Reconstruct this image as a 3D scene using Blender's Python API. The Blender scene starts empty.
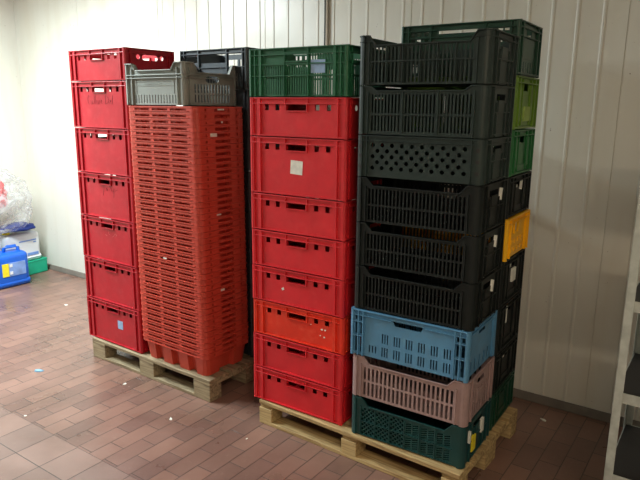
import bpy, bmesh, math, random
from math import sin, cos, pi, radians
from mathutils import Vector, Matrix
from mathutils.geometry import tessellate_polygon
random.seed(7)
scene = bpy.context.scene
C = scene.collection

# ---------------------------------------------------------------- materials
def lin(c):
    return tuple(((x / 255) / 12.92 if x / 255 <= .04045 else ((x / 255 + .055) / 1.055) ** 2.4) for x in c) + (1.0,)

def mat(name, rgb, rough=.45, var=.12, scale=9, bump=.15, metallic=0, dirt=0, dirt_rgb=(90, 75, 60), spec=.5):
    m = bpy.data.materials.new(name); m.use_nodes = True
    n, l = m.node_tree.nodes, m.node_tree.links
    b = n['Principled BSDF']
    b.inputs['Roughness'].default_value = rough; b.inputs['Metallic'].default_value = metallic
    b.inputs['Specular IOR Level'].default_value = spec
    tc = n.new('ShaderNodeTexCoord'); geo = n.new('ShaderNodeNewGeometry')
    no = n.new('ShaderNodeTexNoise'); no.inputs['Scale'].default_value = scale; no.inputs['Detail'].default_value = 6
    l.new(geo.outputs['Position'], no.inputs['Vector'])
    mr = n.new('ShaderNodeMapRange'); mr.inputs[1].default_value = .3; mr.inputs[2].default_value = .7
    mr.inputs[3].default_value = 1 - var; mr.inputs[4].default_value = 1 + var
    l.new(no.outputs['Fac'], mr.inputs[0])
    mx = n.new('ShaderNodeVectorMath'); mx.operation = 'SCALE'
    mx.inputs[0].default_value = lin(rgb)[:3]; l.new(mr.outputs[0], mx.inputs['Scale'])
    out = mx.outputs[0]
    if dirt:
        n2 = n.new('ShaderNodeTexNoise'); n2.inputs['Scale'].default_value = 23; n2.inputs['Detail'].default_value = 9
        l.new(geo.outputs['Position'], n2.inputs['Vector'])
        r2 = n.new('ShaderNodeMapRange'); r2.inputs[1].default_value = .5; r2.inputs[2].default_value = .75
        r2.inputs[3].default_value = 0; r2.inputs[4].default_value = dirt
        l.new(n2.outputs['Fac'], r2.inputs[0])
        mm = n.new('ShaderNodeMixRGB'); mm.inputs[2].default_value = lin(dirt_rgb)
        l.new(r2.outputs[0], mm.inputs[0]); l.new(out, mm.inputs[1]); out = mm.outputs[0]
    l.new(out, b.inputs['Base Color'])
    if bump:
        bp = n.new('ShaderNodeBump'); bp.inputs['Strength'].default_value = bump; bp.inputs['Distance'].default_value = .002
        n3 = n.new('ShaderNodeTexNoise'); n3.inputs['Scale'].default_value = 60
        l.new(geo.outputs['Position'], n3.inputs['Vector'])
        l.new(n3.outputs['Fac'], bp.inputs['Height']); l.new(bp.outputs[0], b.inputs['Normal'])
    return m

def wood(name, a, bcol):
    m = bpy.data.materials.new(name); m.use_nodes = True
    n, l = m.node_tree.nodes, m.node_tree.links; b = n['Principled BSDF']
    b.inputs['Roughness'].default_value = .75
    tc = n.new('ShaderNodeTexCoord'); mp = n.new('ShaderNodeMapping'); mp.inputs['Scale'].default_value = (3, 40, 40)
    l.new(tc.outputs['Object'], mp.inputs[0])
    no = n.new('ShaderNodeTexNoise'); no.inputs['Scale'].default_value = 1.6; no.inputs['Detail'].default_value = 8; no.inputs['Distortion'].default_value = .6
    l.new(mp.outputs[0], no.inputs['Vector'])
    cr = n.new('ShaderNodeValToRGB'); cr.color_ramp.elements[0].color = lin(bcol); cr.color_ramp.elements[0].position = .32
    cr.color_ramp.elements[1].color = lin(a); cr.color_ramp.elements[1].position = .62
    l.new(no.outputs['Fac'], cr.inputs[0]); l.new(cr.outputs[0], b.inputs['Base Color'])
    bp = n.new('ShaderNodeBump'); bp.inputs['Strength'].default_value = .4; bp.inputs['Distance'].default_value = .003
    l.new(no.outputs['Fac'], bp.inputs['Height']); l.new(bp.outputs[0], b.inputs['Normal'])
    return m

M = dict(
    crimson=mat('crimson_plastic', (176, 18, 36), .38, .12, dirt=.18, dirt_rgb=(205, 90, 90)),
    red=mat('red_plastic', (208, 34, 44), .4, .10, dirt=.15, dirt_rgb=(225, 90, 85)),
    deepred=mat('deep_red_plastic', (190, 20, 30), .4, .10, dirt=.15, dirt_rgb=(215, 85, 80)),
    orange_red=mat('orange_red_plastic', (222, 48, 24), .4, .10, dirt=.2, dirt_rgb=(235, 130, 100)),
    brick=mat('brick_red_plastic', (194, 68, 52), .42, .05, dirt=.08, dirt_rgb=(205, 100, 85)),
    green=mat('mid_green_plastic', (34, 98, 66), .42, .1, dirt=.15, dirt_rgb=(90, 130, 105)),
    dkgreen=mat('dark_green_plastic', (16, 62, 44), .4, .1),
    lime=mat('lime_green_plastic', (96, 132, 36), .42, .1),
    leaf=mat('leaf_green_plastic', (30, 104, 52), .42, .1),
    black=mat('black_plastic', (15, 22, 21), .5, .15, spec=.35),
    black2=mat('greenish_black_plastic', (34, 48, 45), .48, .15, spec=.4),
    slate=mat('slate_grey_plastic', (52, 60, 66), .42, .1),
    gray=mat('grey_plastic', (142, 147, 141), .48, .1, dirt=.15, dirt_rgb=(130, 125, 115)),
    blue=mat('blue_plastic', (84, 138, 176), .42, .12, dirt=.35, dirt_rgb=(96, 120, 135)),
    pink=mat('pinkish_grey_plastic', (158, 132, 130), .5, .1, dirt=.2, dirt_rgb=(120, 95, 85)),
    teal=mat('teal_green_plastic', (20, 66, 66), .42, .12, dirt=.2, dirt_rgb=(50, 80, 78)),
    yellow=mat('yellow_plastic', (255, 188, 14), .42, .08, dirt=.15, dirt_rgb=(200, 130, 20)),
    wood=wood('pallet_wood', (196, 170, 120), (140, 112, 72)),
    woodold=wood('weathered_pallet_wood', (164, 148, 118), (108, 92, 68)),
    paper=mat('paper_label', (225, 225, 215), .7, .1, 40, 0),
    bluepaper=mat('pale_blue_label', (150, 180, 215), .7, .1, 60, 0),
    yelpaper=mat('yellow_label', (235, 215, 40), .7, .08, 60, 0),
    ink=mat('marker_ink', (105, 12, 24), .7, 0, 9, 0),
    chalk=mat('pale_marker_ink', (225, 150, 140), .7, 0, 9, 0),
    bluejug=mat('blue_canister_plastic', (18, 92, 200), .35, .06),
    white=mat('white_canister_plastic', (222, 226, 230), .4, .02),
    mint=mat('mint_green_plastic', (20, 168, 130), .45, .06),
    navy=mat('navy_cloth', (24, 46, 120), .8, .1),
    pinkcloth=mat('salmon_red_cloth', (225, 80, 80), .8, .1),
    inkblue=mat('blue_print', (110, 145, 205), .6, 0, 9, 0),
    galv=mat('galvanised_steel', (172, 178, 172), .5, .15, 30, .1, metallic=.35, dirt=.3, dirt_rgb=(110, 110, 105)),
    shelf=mat('dark_shelf', (26, 24, 24), .5, .1),
    dust=mat('cove_mortar', (112, 104, 95), .8, .2),
    ceil=mat('ceiling_paint', (225, 228, 226), .8, .02, 3, 0),
    pipe=mat('conduit_beige', (190, 180, 165), .5, .05),
    dark=mat('dark_sealant', (60, 60, 58), .8, .1),
    scrap=mat('white_scrap', (235, 235, 225), .8, .05),
    bluescrap=mat('blue_scrap', (120, 160, 185), .8, .05),
    lampbody=mat('lamp_housing', (230, 230, 230), .5, .02),
)
# clear polythene
m = bpy.data.materials.new('clear_polythene'); m.use_nodes = True
b = m.node_tree.nodes['Principled BSDF']
b.inputs['Base Color'].default_value = (.62, .63, .65, 1); b.inputs['Roughness'].default_value = .3
b.inputs['Alpha'].default_value = .42; b.inputs['Specular IOR Level'].default_value = .8
nz = m.node_tree.nodes.new('ShaderNodeTexNoise'); nz.inputs['Scale'].default_value = 5; nz.inputs['Detail'].default_value = 1.5; nz.inputs['Distortion'].default_value = 2.5
bp = m.node_tree.nodes.new('ShaderNodeBump'); bp.inputs['Strength'].default_value = .6; bp.inputs['Distance'].default_value = .02
m.node_tree.links.new(nz.outputs['Fac'], bp.inputs['Height']); m.node_tree.links.new(bp.outputs[0], b.inputs['Normal'])
mr = m.node_tree.nodes.new('ShaderNodeMapRange'); mr.inputs[3].default_value = .12; mr.inputs[4].default_value = .5
mr.inputs[1].default_value = .4; mr.inputs[2].default_value = .65
m.node_tree.links.new(nz.outputs['Fac'], mr.inputs[0]); m.node_tree.links.new(mr.outputs[0], b.inputs['Alpha'])
M['poly'] = m

def emis(name, col, s):
    m = bpy.data.materials.new(name); m.use_nodes = True
    b = m.node_tree.nodes['Principled BSDF']
    b.inputs['Emission Color'].default_value = col; b.inputs['Emission Strength'].default_value = s
    return m

# ---------------------------------------------------------------- mesh builder
class MB:
    def __init__(s): s.v = []; s.f = []
    def quad_box(s, P):       # 8 corners, bottom 4 then top 4, ccw
        k = len(s.v); s.v += [Vector(p) for p in P]
        for a in ((3, 2, 1, 0), (4, 5, 6, 7), (0, 1, 5, 4), (1, 2, 6, 5), (2, 3, 7, 6), (3, 0, 4, 7)):
            s.f.append([k + i for i in a])
    def box(s, x0, x1, y0, y1, z0, z1):
        s.quad_box([(x0, y0, z0), (x1, y0, z0), (x1, y1, z0), (x0, y1, z0), (x0, y0, z1), (x1, y0, z1), (x1, y1, z1), (x0, y1, z1)])
    def panel(s, outline, holes, O, U, N, t):
        """flat sheet with outline and holes (lists of (u,v), v up), thickness t towards -N"""
        O, U, N = Vector(O), Vector(U), Vector(N); Z = Vector((0, 0, 1))
        loops = [outline] + holes
        flat = [[Vector((u, v, 0)) for u, v in lp] for lp in loops]
        tri = tessellate_polygon(flat)
        pts = [p for lp in loops for p in lp]
        k = len(s.v); n = len(pts)
        for d in (0, -t):
            s.v += [O + U * u + Z * v + N * d for u, v in pts]
        for a in tri:
            p = [pts[i] for i in a]
            ar = (p[1][0] - p[0][0]) * (p[2][1] - p[0][1]) - (p[2][0] - p[0][0]) * (p[1][1] - p[0][1])
            if abs(ar) < 1e-12: continue
            a = list(a) if ar > 0 else list(a)[::-1]
            if U.cross(Z).dot(N) < 0: a = a[::-1]
            s.f.append([k + i for i in a]); s.f.append([k + n + i for i in a[::-1]])
        o = 0
        for lp in loops:
            m_ = len(lp)
            for i in range(m_):
                a, b_ = o + i, o + (i + 1) % m_
                s.f.append([k + a, k + b_, k + n + b_, k + n + a])
            o += m_
    def ring(s, L, W, r, z0, z1, out, t, seg=5, arcs_only=False):
        """rounded rectangular hoop, outer face at L/2+out, thickness t inwards"""
        def path(off):
            P = []
            rr = max(r + off, .002)
            for cx, cy, a0 in ((L / 2 - r, -W / 2 + r, -90), (L / 2 - r, W / 2 - r, 0), (-L / 2 + r, W / 2 - r, 90), (-L / 2 + r, -W / 2 + r, 180)):
                for i in range(seg + 1):
                    a = radians(a0 + 90 * i / seg); P.append((cx + rr * cos(a), cy + rr * sin(a)))
            return P
        A, B = path(out), path(out - t); n = len(A); k = len(s.v)
        for P, z in ((A, z0), (A, z1), (B, z0), (B, z1)):
            s.v += [Vector((x, y, z)) for x, y in P]
        for i in range(n):
            j = (i + 1) % n
            if arcs_only and i % (seg + 1) == seg:
                for q in (i, j):
                    s.f.append([k + q, k + n + q, k + 3 * n + q, k + 2 * n + q])
                continue
            s.f += [[k + i, k + j, k + n + j, k + n + i], [k + 2 * n + j, k + 2 * n + i, k + 3 * n + i, k + 3 * n + j],
                    [k + n + i, k + n + j, k + 3 * n + j, k + 3 * n + i], [k + j, k + i, k + 2 * n + i, k + 2 * n + j]]
    def strip(s, pts, h, d0, d1, O, U, N):
        """bar following polyline (u,v) on a wall, h = bar height, from depth d0 to d1"""
        O, U, N = Vector(O), Vector(U), Vector(N); Z = Vector((0, 0, 1))
        for (u0, v0), (u1, v1) in zip(pts[:-1], pts[1:]):
            q = lambda u, v, d: O + U * u + Z * v + N * d
            s.quad_box([q(u0, v0 - h, d1), q(u1, v1 - h, d1), q(u1, v1 - h, d0), q(u0, v0 - h, d0), q(u0, v0, d1), q(u1, v1, d1), q(u1, v1, d0), q(u0, v0, d0)])
    def tube(s, pts, r, n=6):
        pts = [Vector(p) for p in pts]; rings = []
        for i, p in enumerate(pts):
            d = (pts[min(i + 1, len(pts) - 1)] - pts[max(i - 1, 0)]).normalized()
            a = d.orthogonal().normalized(); b_ = d.cross(a); k = len(s.v)
            s.v += [p + a * r * cos(2 * pi * j / n) + b_ * r * sin(2 * pi * j / n) for j in range(n)]
            rings.append(k)
        for k0, k1 in zip(rings[:-1], rings[1:]):
            for j in range(n):
                s.f.append([k0 + j, k0 + (j + 1) % n, k1 + (j + 1) % n, k1 + j])
        s.f.append([rings[0] + j for j in range(n)][::-1]); s.f.append([rings[-1] + j for j in range(n)])
    def mesh(s, name, bevel=0, smooth=False):
        me = bpy.data.meshes.new(name); me.from_pydata([tuple(v) for v in s.v], [], s.f)
        bm = bmesh.new(); bm.from_mesh(me)
        if bevel:
            bmesh.ops.bevel(bm, geom=[e for e in bm.edges if len(e.link_faces) == 2 and e.calc_face_angle(0) > .6], offset=bevel, segments=2, affect='EDGES', profile=.5, clamp_overlap=True)
        if smooth:
            for f in bm.faces: f.smooth = True
        bmesh.ops.recalc_face_normals(bm, faces=bm.faces)
        bm.to_mesh(me); bm.free(); me.materials.append(None)
        return me

def link(name, me, material=None, parent=None, loc=(0, 0, 0), rz=0):
    o = bpy.data.objects.new(name, me); C.objects.link(o)
    if material is not None:
        if not len(me.materials): me.materials.append(None)
        o.material_slots[0].link = 'OBJECT'; o.material_slots[0].material = material
    o.parent = parent; o.location = loc; o.rotation_euler = (0, 0, rz)
    return o
def empty(name, label, cat, loc, rz=0, group=None):
    o = bpy.data.objects.new(name, None); C.objects.link(o); o.empty_display_size = .1
    o.location = loc; o.rotation_euler = (0, 0, rz); return tag(o, label, cat, group)
def tag(o, label, cat, group=None):
    o['label'] = label; o['category'] = cat
    if group: o['group'] = group
    return o
def struct(name, mb, material, bevel=0):
    o = link(name, mb.mesh(name, bevel), material); o['kind'] = 'structure'; return o

class Frame:
    def __init__(s, x, y, deg): s.o = Vector((x, y, 0)); s.a = radians(deg)
    def p(s, x, y, z=0):
        return s.o + Vector((cos(s.a) * x - sin(s.a) * y, sin(s.a) * x + cos(s.a) * y, z))
FW = Frame(-3.027, 6.584, -34.77)          # back wall: x along the wall, y=0 the wall plane
FL = Frame(-1.6479, 4.1554, -35.45)        # left pallet
FM = Frame(-.3235, 3.1791, -33.28)         # right pallet

# ---------------------------------------------------------------- room
XL, XR, YF, HC = -.25, 7.3, -6.6, 3.05
def onframe(mb, F):
    for i, v in enumerate(mb.v): mb.v[i] = F.p(v.x, v.y, v.z)
    return mb
# floor material: running bond brick pavers + square tiles
def floor_mat():
    m = bpy.data.materials.new('terracotta_floor'); m.use_nodes = True
    n, l = m.node_tree.nodes, m.node_tree.links; b = n['Principled BSDF']
    geo = n.new('ShaderNodeNewGeometry')
    mp = n.new('ShaderNodeMapping'); mp.vector_type = 'TEXTURE'
    mp.inputs['Location'].default_value = FW.o; mp.inputs['Rotation'].default_value = (0, 0, FW.a)
    l.new(geo.outputs['Position'], mp.inputs[0])
    sp = n.new('ShaderNodeSeparateXYZ'); l.new(mp.outputs[0], sp.inputs[0])
    def math_(op, a, b_=None):
        x = n.new('ShaderNodeMath'); x.operation = op
        for i, q in enumerate((a, b_)):
            if q is None: continue
            if isinstance(q, (int, float)): x.inputs[i].default_value = q
            else: l.new(q, x.inputs[i])
        return x.outputs[0]
    X, Y = sp.outputs[0], sp.outputs[1]
    def brick(u, v, w, h, off, c1, c2, mo, ms):
        cb = n.new('ShaderNodeCombineXYZ'); l.new(u, cb.inputs[0]); l.new(v, cb.inputs[1])
        br = n.new('ShaderNodeTexBrick'); br.offset = off; br.offset_frequency = 2; br.squash = 1
        br.inputs['Scale'].default_value = 1; br.inputs['Brick Width'].default_value = w; br.inputs['Row Height'].default_value = h
        br.inputs['Mortar Size'].default_value = ms; br.inputs['Mortar Smooth'].default_value = .3
        br.inputs['Color1'].default_value = lin(c1); br.inputs['Color2'].default_value = lin(c2); br.inputs['Mortar'].default_value = lin(mo)
        l.new(cb.outputs[0], br.inputs['Vector']); return br
    U = math_('ADD', Y, 1.745 + .24 * 20); V = math_('ADD', X, -3.388 + .1085 * 40)
    b1 = brick(U, V, .24, .1085, .5, (138, 105, 91), (118, 90, 80), (72, 58, 52), .0026)
    U2 = math_('ADD', Y, 2.0 + .22 * 30); V2 = math_('ADD', X, -3.07 + .217 * 40)
    b2 = brick(U2, V2, .22, .217, 0, (142, 113, 101), (130, 105, 95), (70, 58, 52), .0028)
    sel = math_('LESS_THAN', Y, -2.0)
    mx = n.new('ShaderNodeMixRGB'); l.new(sel, mx.inputs[0]); l.new(b1.outputs['Color'], mx.inputs[1]); l.new(b2.outputs['Color'], mx.inputs[2])
    fm = n.new('ShaderNodeMix'); l.new(sel, fm.inputs[0]); l.new(b1.outputs['Fac'], fm.inputs[2]); l.new(b2.outputs['Fac'], fm.inputs[3])
    # stains and scuffs
    n1 = n.new('ShaderNodeTexNoise'); n1.inputs['Scale'].default_value = 2.2; n1.inputs['Detail'].default_value = 8; l.new(geo.outputs['Position'], n1.inputs['Vector'])
    r1 = n.new('ShaderNodeMapRange'); r1.inputs[1].default_value = .35; r1.inputs[2].default_value = .7; r1.inputs[3].default_value = .8; r1.inputs[4].default_value = 1.18; l.new(n1.outputs['Fac'], r1.inputs[0])
    vm = n.new('ShaderNodeVectorMath'); vm.operation = 'SCALE'; l.new(mx.outputs[0], vm.inputs[0]); l.new(r1.outputs[0], vm.inputs['Scale'])
    n2 = n.new('ShaderNodeTexNoise'); n2.inputs['Scale'].default_value = 30; n2.inputs['Detail'].default_value = 10; n2.inputs['Roughness'].default_value = .7; l.new(geo.outputs['Position'], n2.inputs['Vector'])
    r2 = n.new('ShaderNodeMapRange'); r2.inputs[1].default_value = .56; r2.inputs[2].default_value = .8; r2.inputs[3].default_value = 0; r2.inputs[4].default_value = .5; l.new(n2.outputs['Fac'], r2.inputs[0])
    m2 = n.new('ShaderNodeMixRGB'); m2.inputs[2].default_value = lin((150, 128, 112)); l.new(r2.outputs[0], m2.inputs[0]); l.new(vm.outputs[0], m2.inputs[1])
    l.new(m2.outputs[0], b.inputs['Base Color'])
    rr = n.new('ShaderNodeMapRange'); rr.inputs[1].default_value = .3; rr.inputs[2].default_value = .7; rr.inputs[3].default_value = .22; rr.inputs[4].default_value = .42
    l.new(n1.outputs['Fac'], rr.inputs[0]); l.new(rr.outputs[0], b.inputs['Roughness'])
    inv = math_('SUBTRACT', 1.0, fm.outputs[0]); hh = math_('ADD', inv, math_('MULTIPLY', n2.outputs['Fac'], .35))
    bp = n.new('ShaderNodeBump'); bp.inputs['Strength'].default_value = .5; bp.inputs['Distance'].default_value = .003
    l.new(hh, bp.inputs['Height']); l.new(bp.outputs[0], b.inputs['Normal'])
    return m
mb = MB(); mb.box(XL - .1, XR + .1, YF - .1, .1, -.1, 0); struct('floor', onframe(mb, FW), floor_mat())
mb = MB(); mb.box(XL - .1, XR + .1, YF - .1, .1, HC, HC + .1); struct('ceiling', onframe(mb, FW), M['ceil'])

def wall_mat():
    m = bpy.data.materials.new('white_sheet_wall'); m.use_nodes = True
    n, l = m.node_tree.nodes, m.node_tree.links; b = n['Principled BSDF']
    b.inputs['Roughness'].default_value = .32
    geo = n.new('ShaderNodeNewGeometry')
    mp = n.new('ShaderNodeMapping'); mp.inputs['Scale'].default_value = (6, 6, .7); l.new(geo.outputs['Position'], mp.inputs[0])
    n1 = n.new('ShaderNodeTexNoise'); n1.inputs['Scale'].default_value = 1.2; n1.inputs['Detail'].default_value = 9; l.new(mp.outputs[0], n1.inputs['Vector'])
    r1 = n.new('ShaderNodeMapRange'); r1.inputs[1].default_value = .45; r1.inputs[2].default_value = .8; r1.inputs[3].default_value = 0; r1.inputs[4].default_value = .3; l.new(n1.outputs['Fac'], r1.inputs[0])
    m1 = n.new('ShaderNodeMixRGB'); m1.inputs[1].default_value = lin((224, 222, 211)); m1.inputs[2].default_value = lin((200, 186, 158)); l.new(r1.outputs[0], m1.inputs[0])
    # rust and grime specks near the floor (they belong to the sheet)
    n2 = n.new('ShaderNodeTexNoise'); n2.inputs['Scale'].default_value = 45; n2.inputs['Detail'].default_value = 4; l.new(geo.outputs['Position'], n2.inputs['Vector'])
    r2 = n.new('ShaderNodeMapRange'); r2.inputs[1].default_value = .72; r2.inputs[2].default_value = .78; r2.inputs[3].default_value = 0; r2.inputs[4].default_value = .8; l.new(n2.outputs['Fac'], r2.inputs[0])
    m2 = n.new('ShaderNodeMixRGB'); m2.inputs[2].default_value = lin((110, 80, 55)); l.new(r2.outputs[0], m2.inputs[0]); l.new(m1.outputs[0], m2.inputs[1])
    l.new(m2.outputs[0], b.inputs['Base Color'])
    n3 = n.new('ShaderNodeTexNoise'); n3.inputs['Scale'].default_value = 2.5; l.new(geo.outputs['Position'], n3.inputs['Vector'])
    bp = n.new('ShaderNodeBump'); bp.inputs['Strength'].default_value = .25; bp.inputs['Distance'].default_value = .02
    l.new(n3.outputs['Fac'], bp.inputs['Height']); l.new(bp.outputs[0], b.inputs['Normal'])
    return m
WM = wall_mat()
# back wall profile: seams (grooves) and ribs, extruded vertically
seams = [.843, 1.98, 3.166, 4.376, 5.643, 6.85]
ribs = [2.039 + .134 * i for i in range(0, 39)]
prof = [(XL, 0)]
ev = [(s_, 's') for s_ in seams] + [(r_, 'r') for r_ in ribs if all(abs(r_ - q) > .035 for q in seams) and r_ < XR - .05] + [(.22, 'f'), (.4, 'f'), (.6, 'f'), (1.05, 'f'), (1.3, 'f'), (1.55, 'f'), (1.78, 'f')]
for x, k in sorted(ev):
    if k == 's': prof += [(x - .003, 0), (x - .002, .006), (x + .002, .006), (x + .003, 0)]
    elif k == 'r': prof += [(x - .012, 0), (x - .005, -.0045), (x + .005, -.0045), (x + .012, 0)]
    else: prof += [(x - .006, 0), (x - .002, -.0012), (x + .002, -.0012), (x + .006, 0)]
prof.append((XR, 0))
mb = MB(); n_ = len(prof)
for z in (0, HC): mb.v += [FW.p(x, y, z) for x, y in prof]
for x in (XR, XL):
    mb.v += [FW.p(x, .1, 0), FW.p(x, .1, HC)]
for i in range(n_ - 1): mb.f.append([i, i + 1, n_ + i + 1, n_ + i])
k = 2 * n_
mb.f += [[k, k + 1, 2 * n_ - 1, n_ - 1][::-1], [k + 2, 0, n_, k + 3], [k + 2, k + 3, k + 1, k]]
struct('wall_back', mb, WM)
mb = MB(); mb.box(XL - .1, XL, YF, .1, 0, HC)
struct('wall_left', onframe(mb, FW), WM)
mb = MB(); mb.box(XR, XR + .1, YF, .1, 0, HC); struct('wall_right', onframe(mb, FW), WM)
mb = MB(); mb.box(XL - .1, XR + .1, YF - .1, YF, 0, HC); struct('wall_front', onframe(mb, FW), WM)
mb = MB(); mb.quad_box([(XL, -.035, 0), (XR, -.035, 0), (XR, -.001, 0), (XL, -.001, 0), (XL, -.016, .05), (XR, -.016, .05), (XR, -.001, .05), (XL, -.001, .05)])
struct('baseboard_back', onframe(mb, FW), M['dust'], .006)
mb = MB(); mb.box(XL, XL + .02, YF, -.05, 0, .06); struct('baseboard_left', onframe(mb, FW), M['dust'], .004)
# conduit on the wall and dark sealed joint beside it
mb = MB(); mb.tube([FW.p(3.735, -.012, .02), FW.p(3.735, -.012, HC - .01)], .010, 10)
tag(link('conduit', mb.mesh('conduit', 0, True), M['pipe']), 'thin beige vertical conduit running up the white wall beside a dark joint', 'pipe')
mb = MB(); mb.box(3.706, 3.714, -.006, -.0005, .07, HC); struct('trim_1', onframe(mb, FW), M['dark'])

# ---------------------------------------------------------------- pallets
def pallet(F, dx, dy, rz, wm, label, bw=.145, mo=0):
    root = empty('wooden_pallet', label, 'pallet', F.p(dx, dy, 0), F.a + rz); root.scale = (1.03 if bw < .1 else 1, 1, 1)
    def part(name, *b_):
        mb = MB(); x0, x1, y0, y1, z0, z1 = b_
        mb.box(-(x1 - x0) / 2, (x1 - x0) / 2, -(y1 - y0) / 2, (y1 - y0) / 2, 0, z1 - z0)
        link(name, mb.mesh(name, .003), wm, root, ((x0 + x1) / 2, (y0 + y1) / 2, z0))
    for y0, w_ in ((0, .145), (.186, .1), (.3275, .145), (.514, .1), (.655, .145)): part('deck_board', 0, 1.2, y0, y0 + w_, .122, .1435)
    for x0 in (0, .5275 + mo, 1.2 - bw):
        part('stringer_board', x0, x0 + bw, 0 if bw > .1 else .012, .8, .1, .122)
        for y0, w_ in ((0, .1), (.3275, .145), (.7, .1)): part('block', x0, x0 + bw, y0, y0 + w_, .022, .1)
    for y0, w_ in ((0, .1), (.3275, .145), (.7, .1)): part('skid_board', 0, 1.2, y0, y0 + w_, .0005, .022)
    return root
pallet(FL, 0, 0, 0, M['woodold'], 'weathered grey wooden pallet under the red nested crates, farther left')
pallet(FM, -.045, .034, -.05, M['wood'], 'pale yellow wooden pallet under the black, blue and bright red crates', .09, .03)

# ---------------------------------------------------------------- crate generator
def rect(u0, u1, v0, v1): return [(u0, v0), (u1, v0), (u1, v1), (u0, v1)]
def oval(u, v, w, h, n=6):
    r = min(w, h) / 2; P = []
    for s_, a0 in ((1, -90), (-1, 90)):
        for i in range(n + 1):
            a = radians(a0 + 180 * i / n); P.append((u + s_ * (w / 2 - r) + r * cos(a), v + r * sin(a)))
    return P if w > h + 1e-6 else P[:n] + P[n + 1:-1]
def circ(u, v, r, n=10): return [(u + r * cos(2 * pi * i / n), v + r * sin(2 * pi * i / n)) for i in range(n)]
def slots(u0, u1, n, frac, v0, v1):
    p = (u1 - u0) / n; w_ = p * frac
    return [rect(u0 + p * (i + .5) - w_ / 2, u0 + p * (i + .5) + w_ / 2, v0, v1) for i in range(n)]

SIDES = lambda L, W, ins: (((0, -W / 2 + ins, 0), (1, 0, 0), (0, -1, 0)), ((L / 2 - ins, 0, 0), (0, 1, 0), (1, 0, 0)),
                           ((0, W / 2 - ins, 0), (-1, 0, 0), (0, 1, 0)), ((-L / 2 + ins, 0, 0), (0, -1, 0), (-1, 0, 0)))
def crate_meshes(name, L, W, H, r, ins, long_spec, short_spec, t=.003, rims=((0, .006),), post=True, rim_out=0):
    """returns {part_name: mesh}. spec = dict(dip=(half,depth,slant)|None, holes, ribs=[(u0,u1,v0,v1,d)], grip=[(u0,u1,v0,v1)])"""
    body, rim, grips = MB(), MB(), []
    for k, (O, U, N) in enumerate(SIDES(L, W, ins)):
        sp = long_spec if k % 2 == 0 else short_spec
        half = (L if k % 2 == 0 else W) / 2 - r
        dip = sp.get('dip')
        if dip:
            hw, dp, sl = dip
            top = [(half, H), (hw + sl, H), (hw, H - dp), (-hw, H - dp), (-hw - sl, H), (-half, H)]
        else: top = [(half, H), (-half, H)]
        body.panel([(-half, .004), (half, .004)] + top, sp.get('back_holes', sp.get('holes', [])) if k == 2 else sp.get('holes', []), O, U, N, t)
        for u0, u1, v0, v1, d in sp.get('ribs', []):
            body.strip([(u0, v1), (u1, v1)], v1 - v0, -.0005, d, O, U, N)
        # top lip follows the outline
        rim.strip(top, .006, -.004, ins + rim_out, O, U, N)
        for v_off, hh in rims[1:]:
            if dip and v_off < dip[1] + .008:
                rim.strip([(half, H - v_off), (dip[0] + dip[2] * (1 - v_off / dip[1]) , H - v_off)], hh, -.0005, ins + rim_out * .7, O, U, N)
                rim.strip([(-dip[0] - dip[2] * (1 - v_off / dip[1]), H - v_off), (-half, H - v_off)], hh, -.0005, ins + rim_out * .7, O, U, N)
            else: rim.strip([(half, H - v_off), (-half, H - v_off)], hh, -.0005, ins + rim_out * .7, O, U, N)
        for g in sp.get('grip', []):
            gm = MB(); u0, u1, v0, v1 = g
            for q in (((u0, v0), (u1, v0)), ((u0, v1 + .005), (u1, v1 + .005))): gm.strip(list(q), .005, -.012, ins * .8, O, U, N)
            for q in ((u0 - .006, u0), (u1, u1 + .006)): gm.strip([(q[0], v1 + .005), (q[1], v1 + .005)], v1 - v0 + .01, -.012, ins * .8, O, U, N)
            grips.append(gm)
    body.ring(L, W, r, .003, H - .001, 0 if post else -ins, t, 5, True)
    if ins > .004 and post:      # returns from the corner posts to the recessed walls
        for k, (O, U, N) in enumerate(SIDES(L, W, ins)):
            half = (L if k % 2 == 0 else W) / 2 - r
            for s_ in (-1, 1):
                u0, u1 = sorted((s_ * half, s_ * (half - .003)))
                body.strip([(u0, H - .002), (u1, H - .002)], H - .006, -.001, ins, O, U, N)
    rim.ring(L, W, r, H - .006, H, rim_out, .008, 5, True)
    for v_off, hh in rims[1:]: rim.ring(L, W, r, H - v_off - hh, H - v_off, rim_out * .7, .004, 5, True)
    base = MB()
    lx, ly = L / 2 - ins - t - .0005, W / 2 - ins - t - .0005
    base.box(-lx, lx, -ly, ly, .004, .008)
    for i in range(-3, 4): base.box(i * lx / 3.6 - .002, i * lx / 3.6 + .002, -ly, ly, .008, .012)
    D = {'crate_body': body.mesh(name + '_body'), 'top_rim': rim.mesh(name + '_rim', .0012), 'base': base.mesh(name + '_base')}
    D['grips'] = [g.mesh(name + '_grip') for g in grips]
    return D
def place(kind, D, F, x0, y0, z, L, W, m_, label, group=None, cat='crate', rz=0, sx=1):
    root = empty(kind, label, cat, F.p(x0 + L / 2, y0 + W / 2, z), F.a + rz, group)
    for k in ('crate_body', 'top_rim', 'base'): link(k, D[k], m_, root)
    for g in D['grips']: link('handle', g, m_, root)
    root.scale = (sx, 1, 1)
    return root
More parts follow.
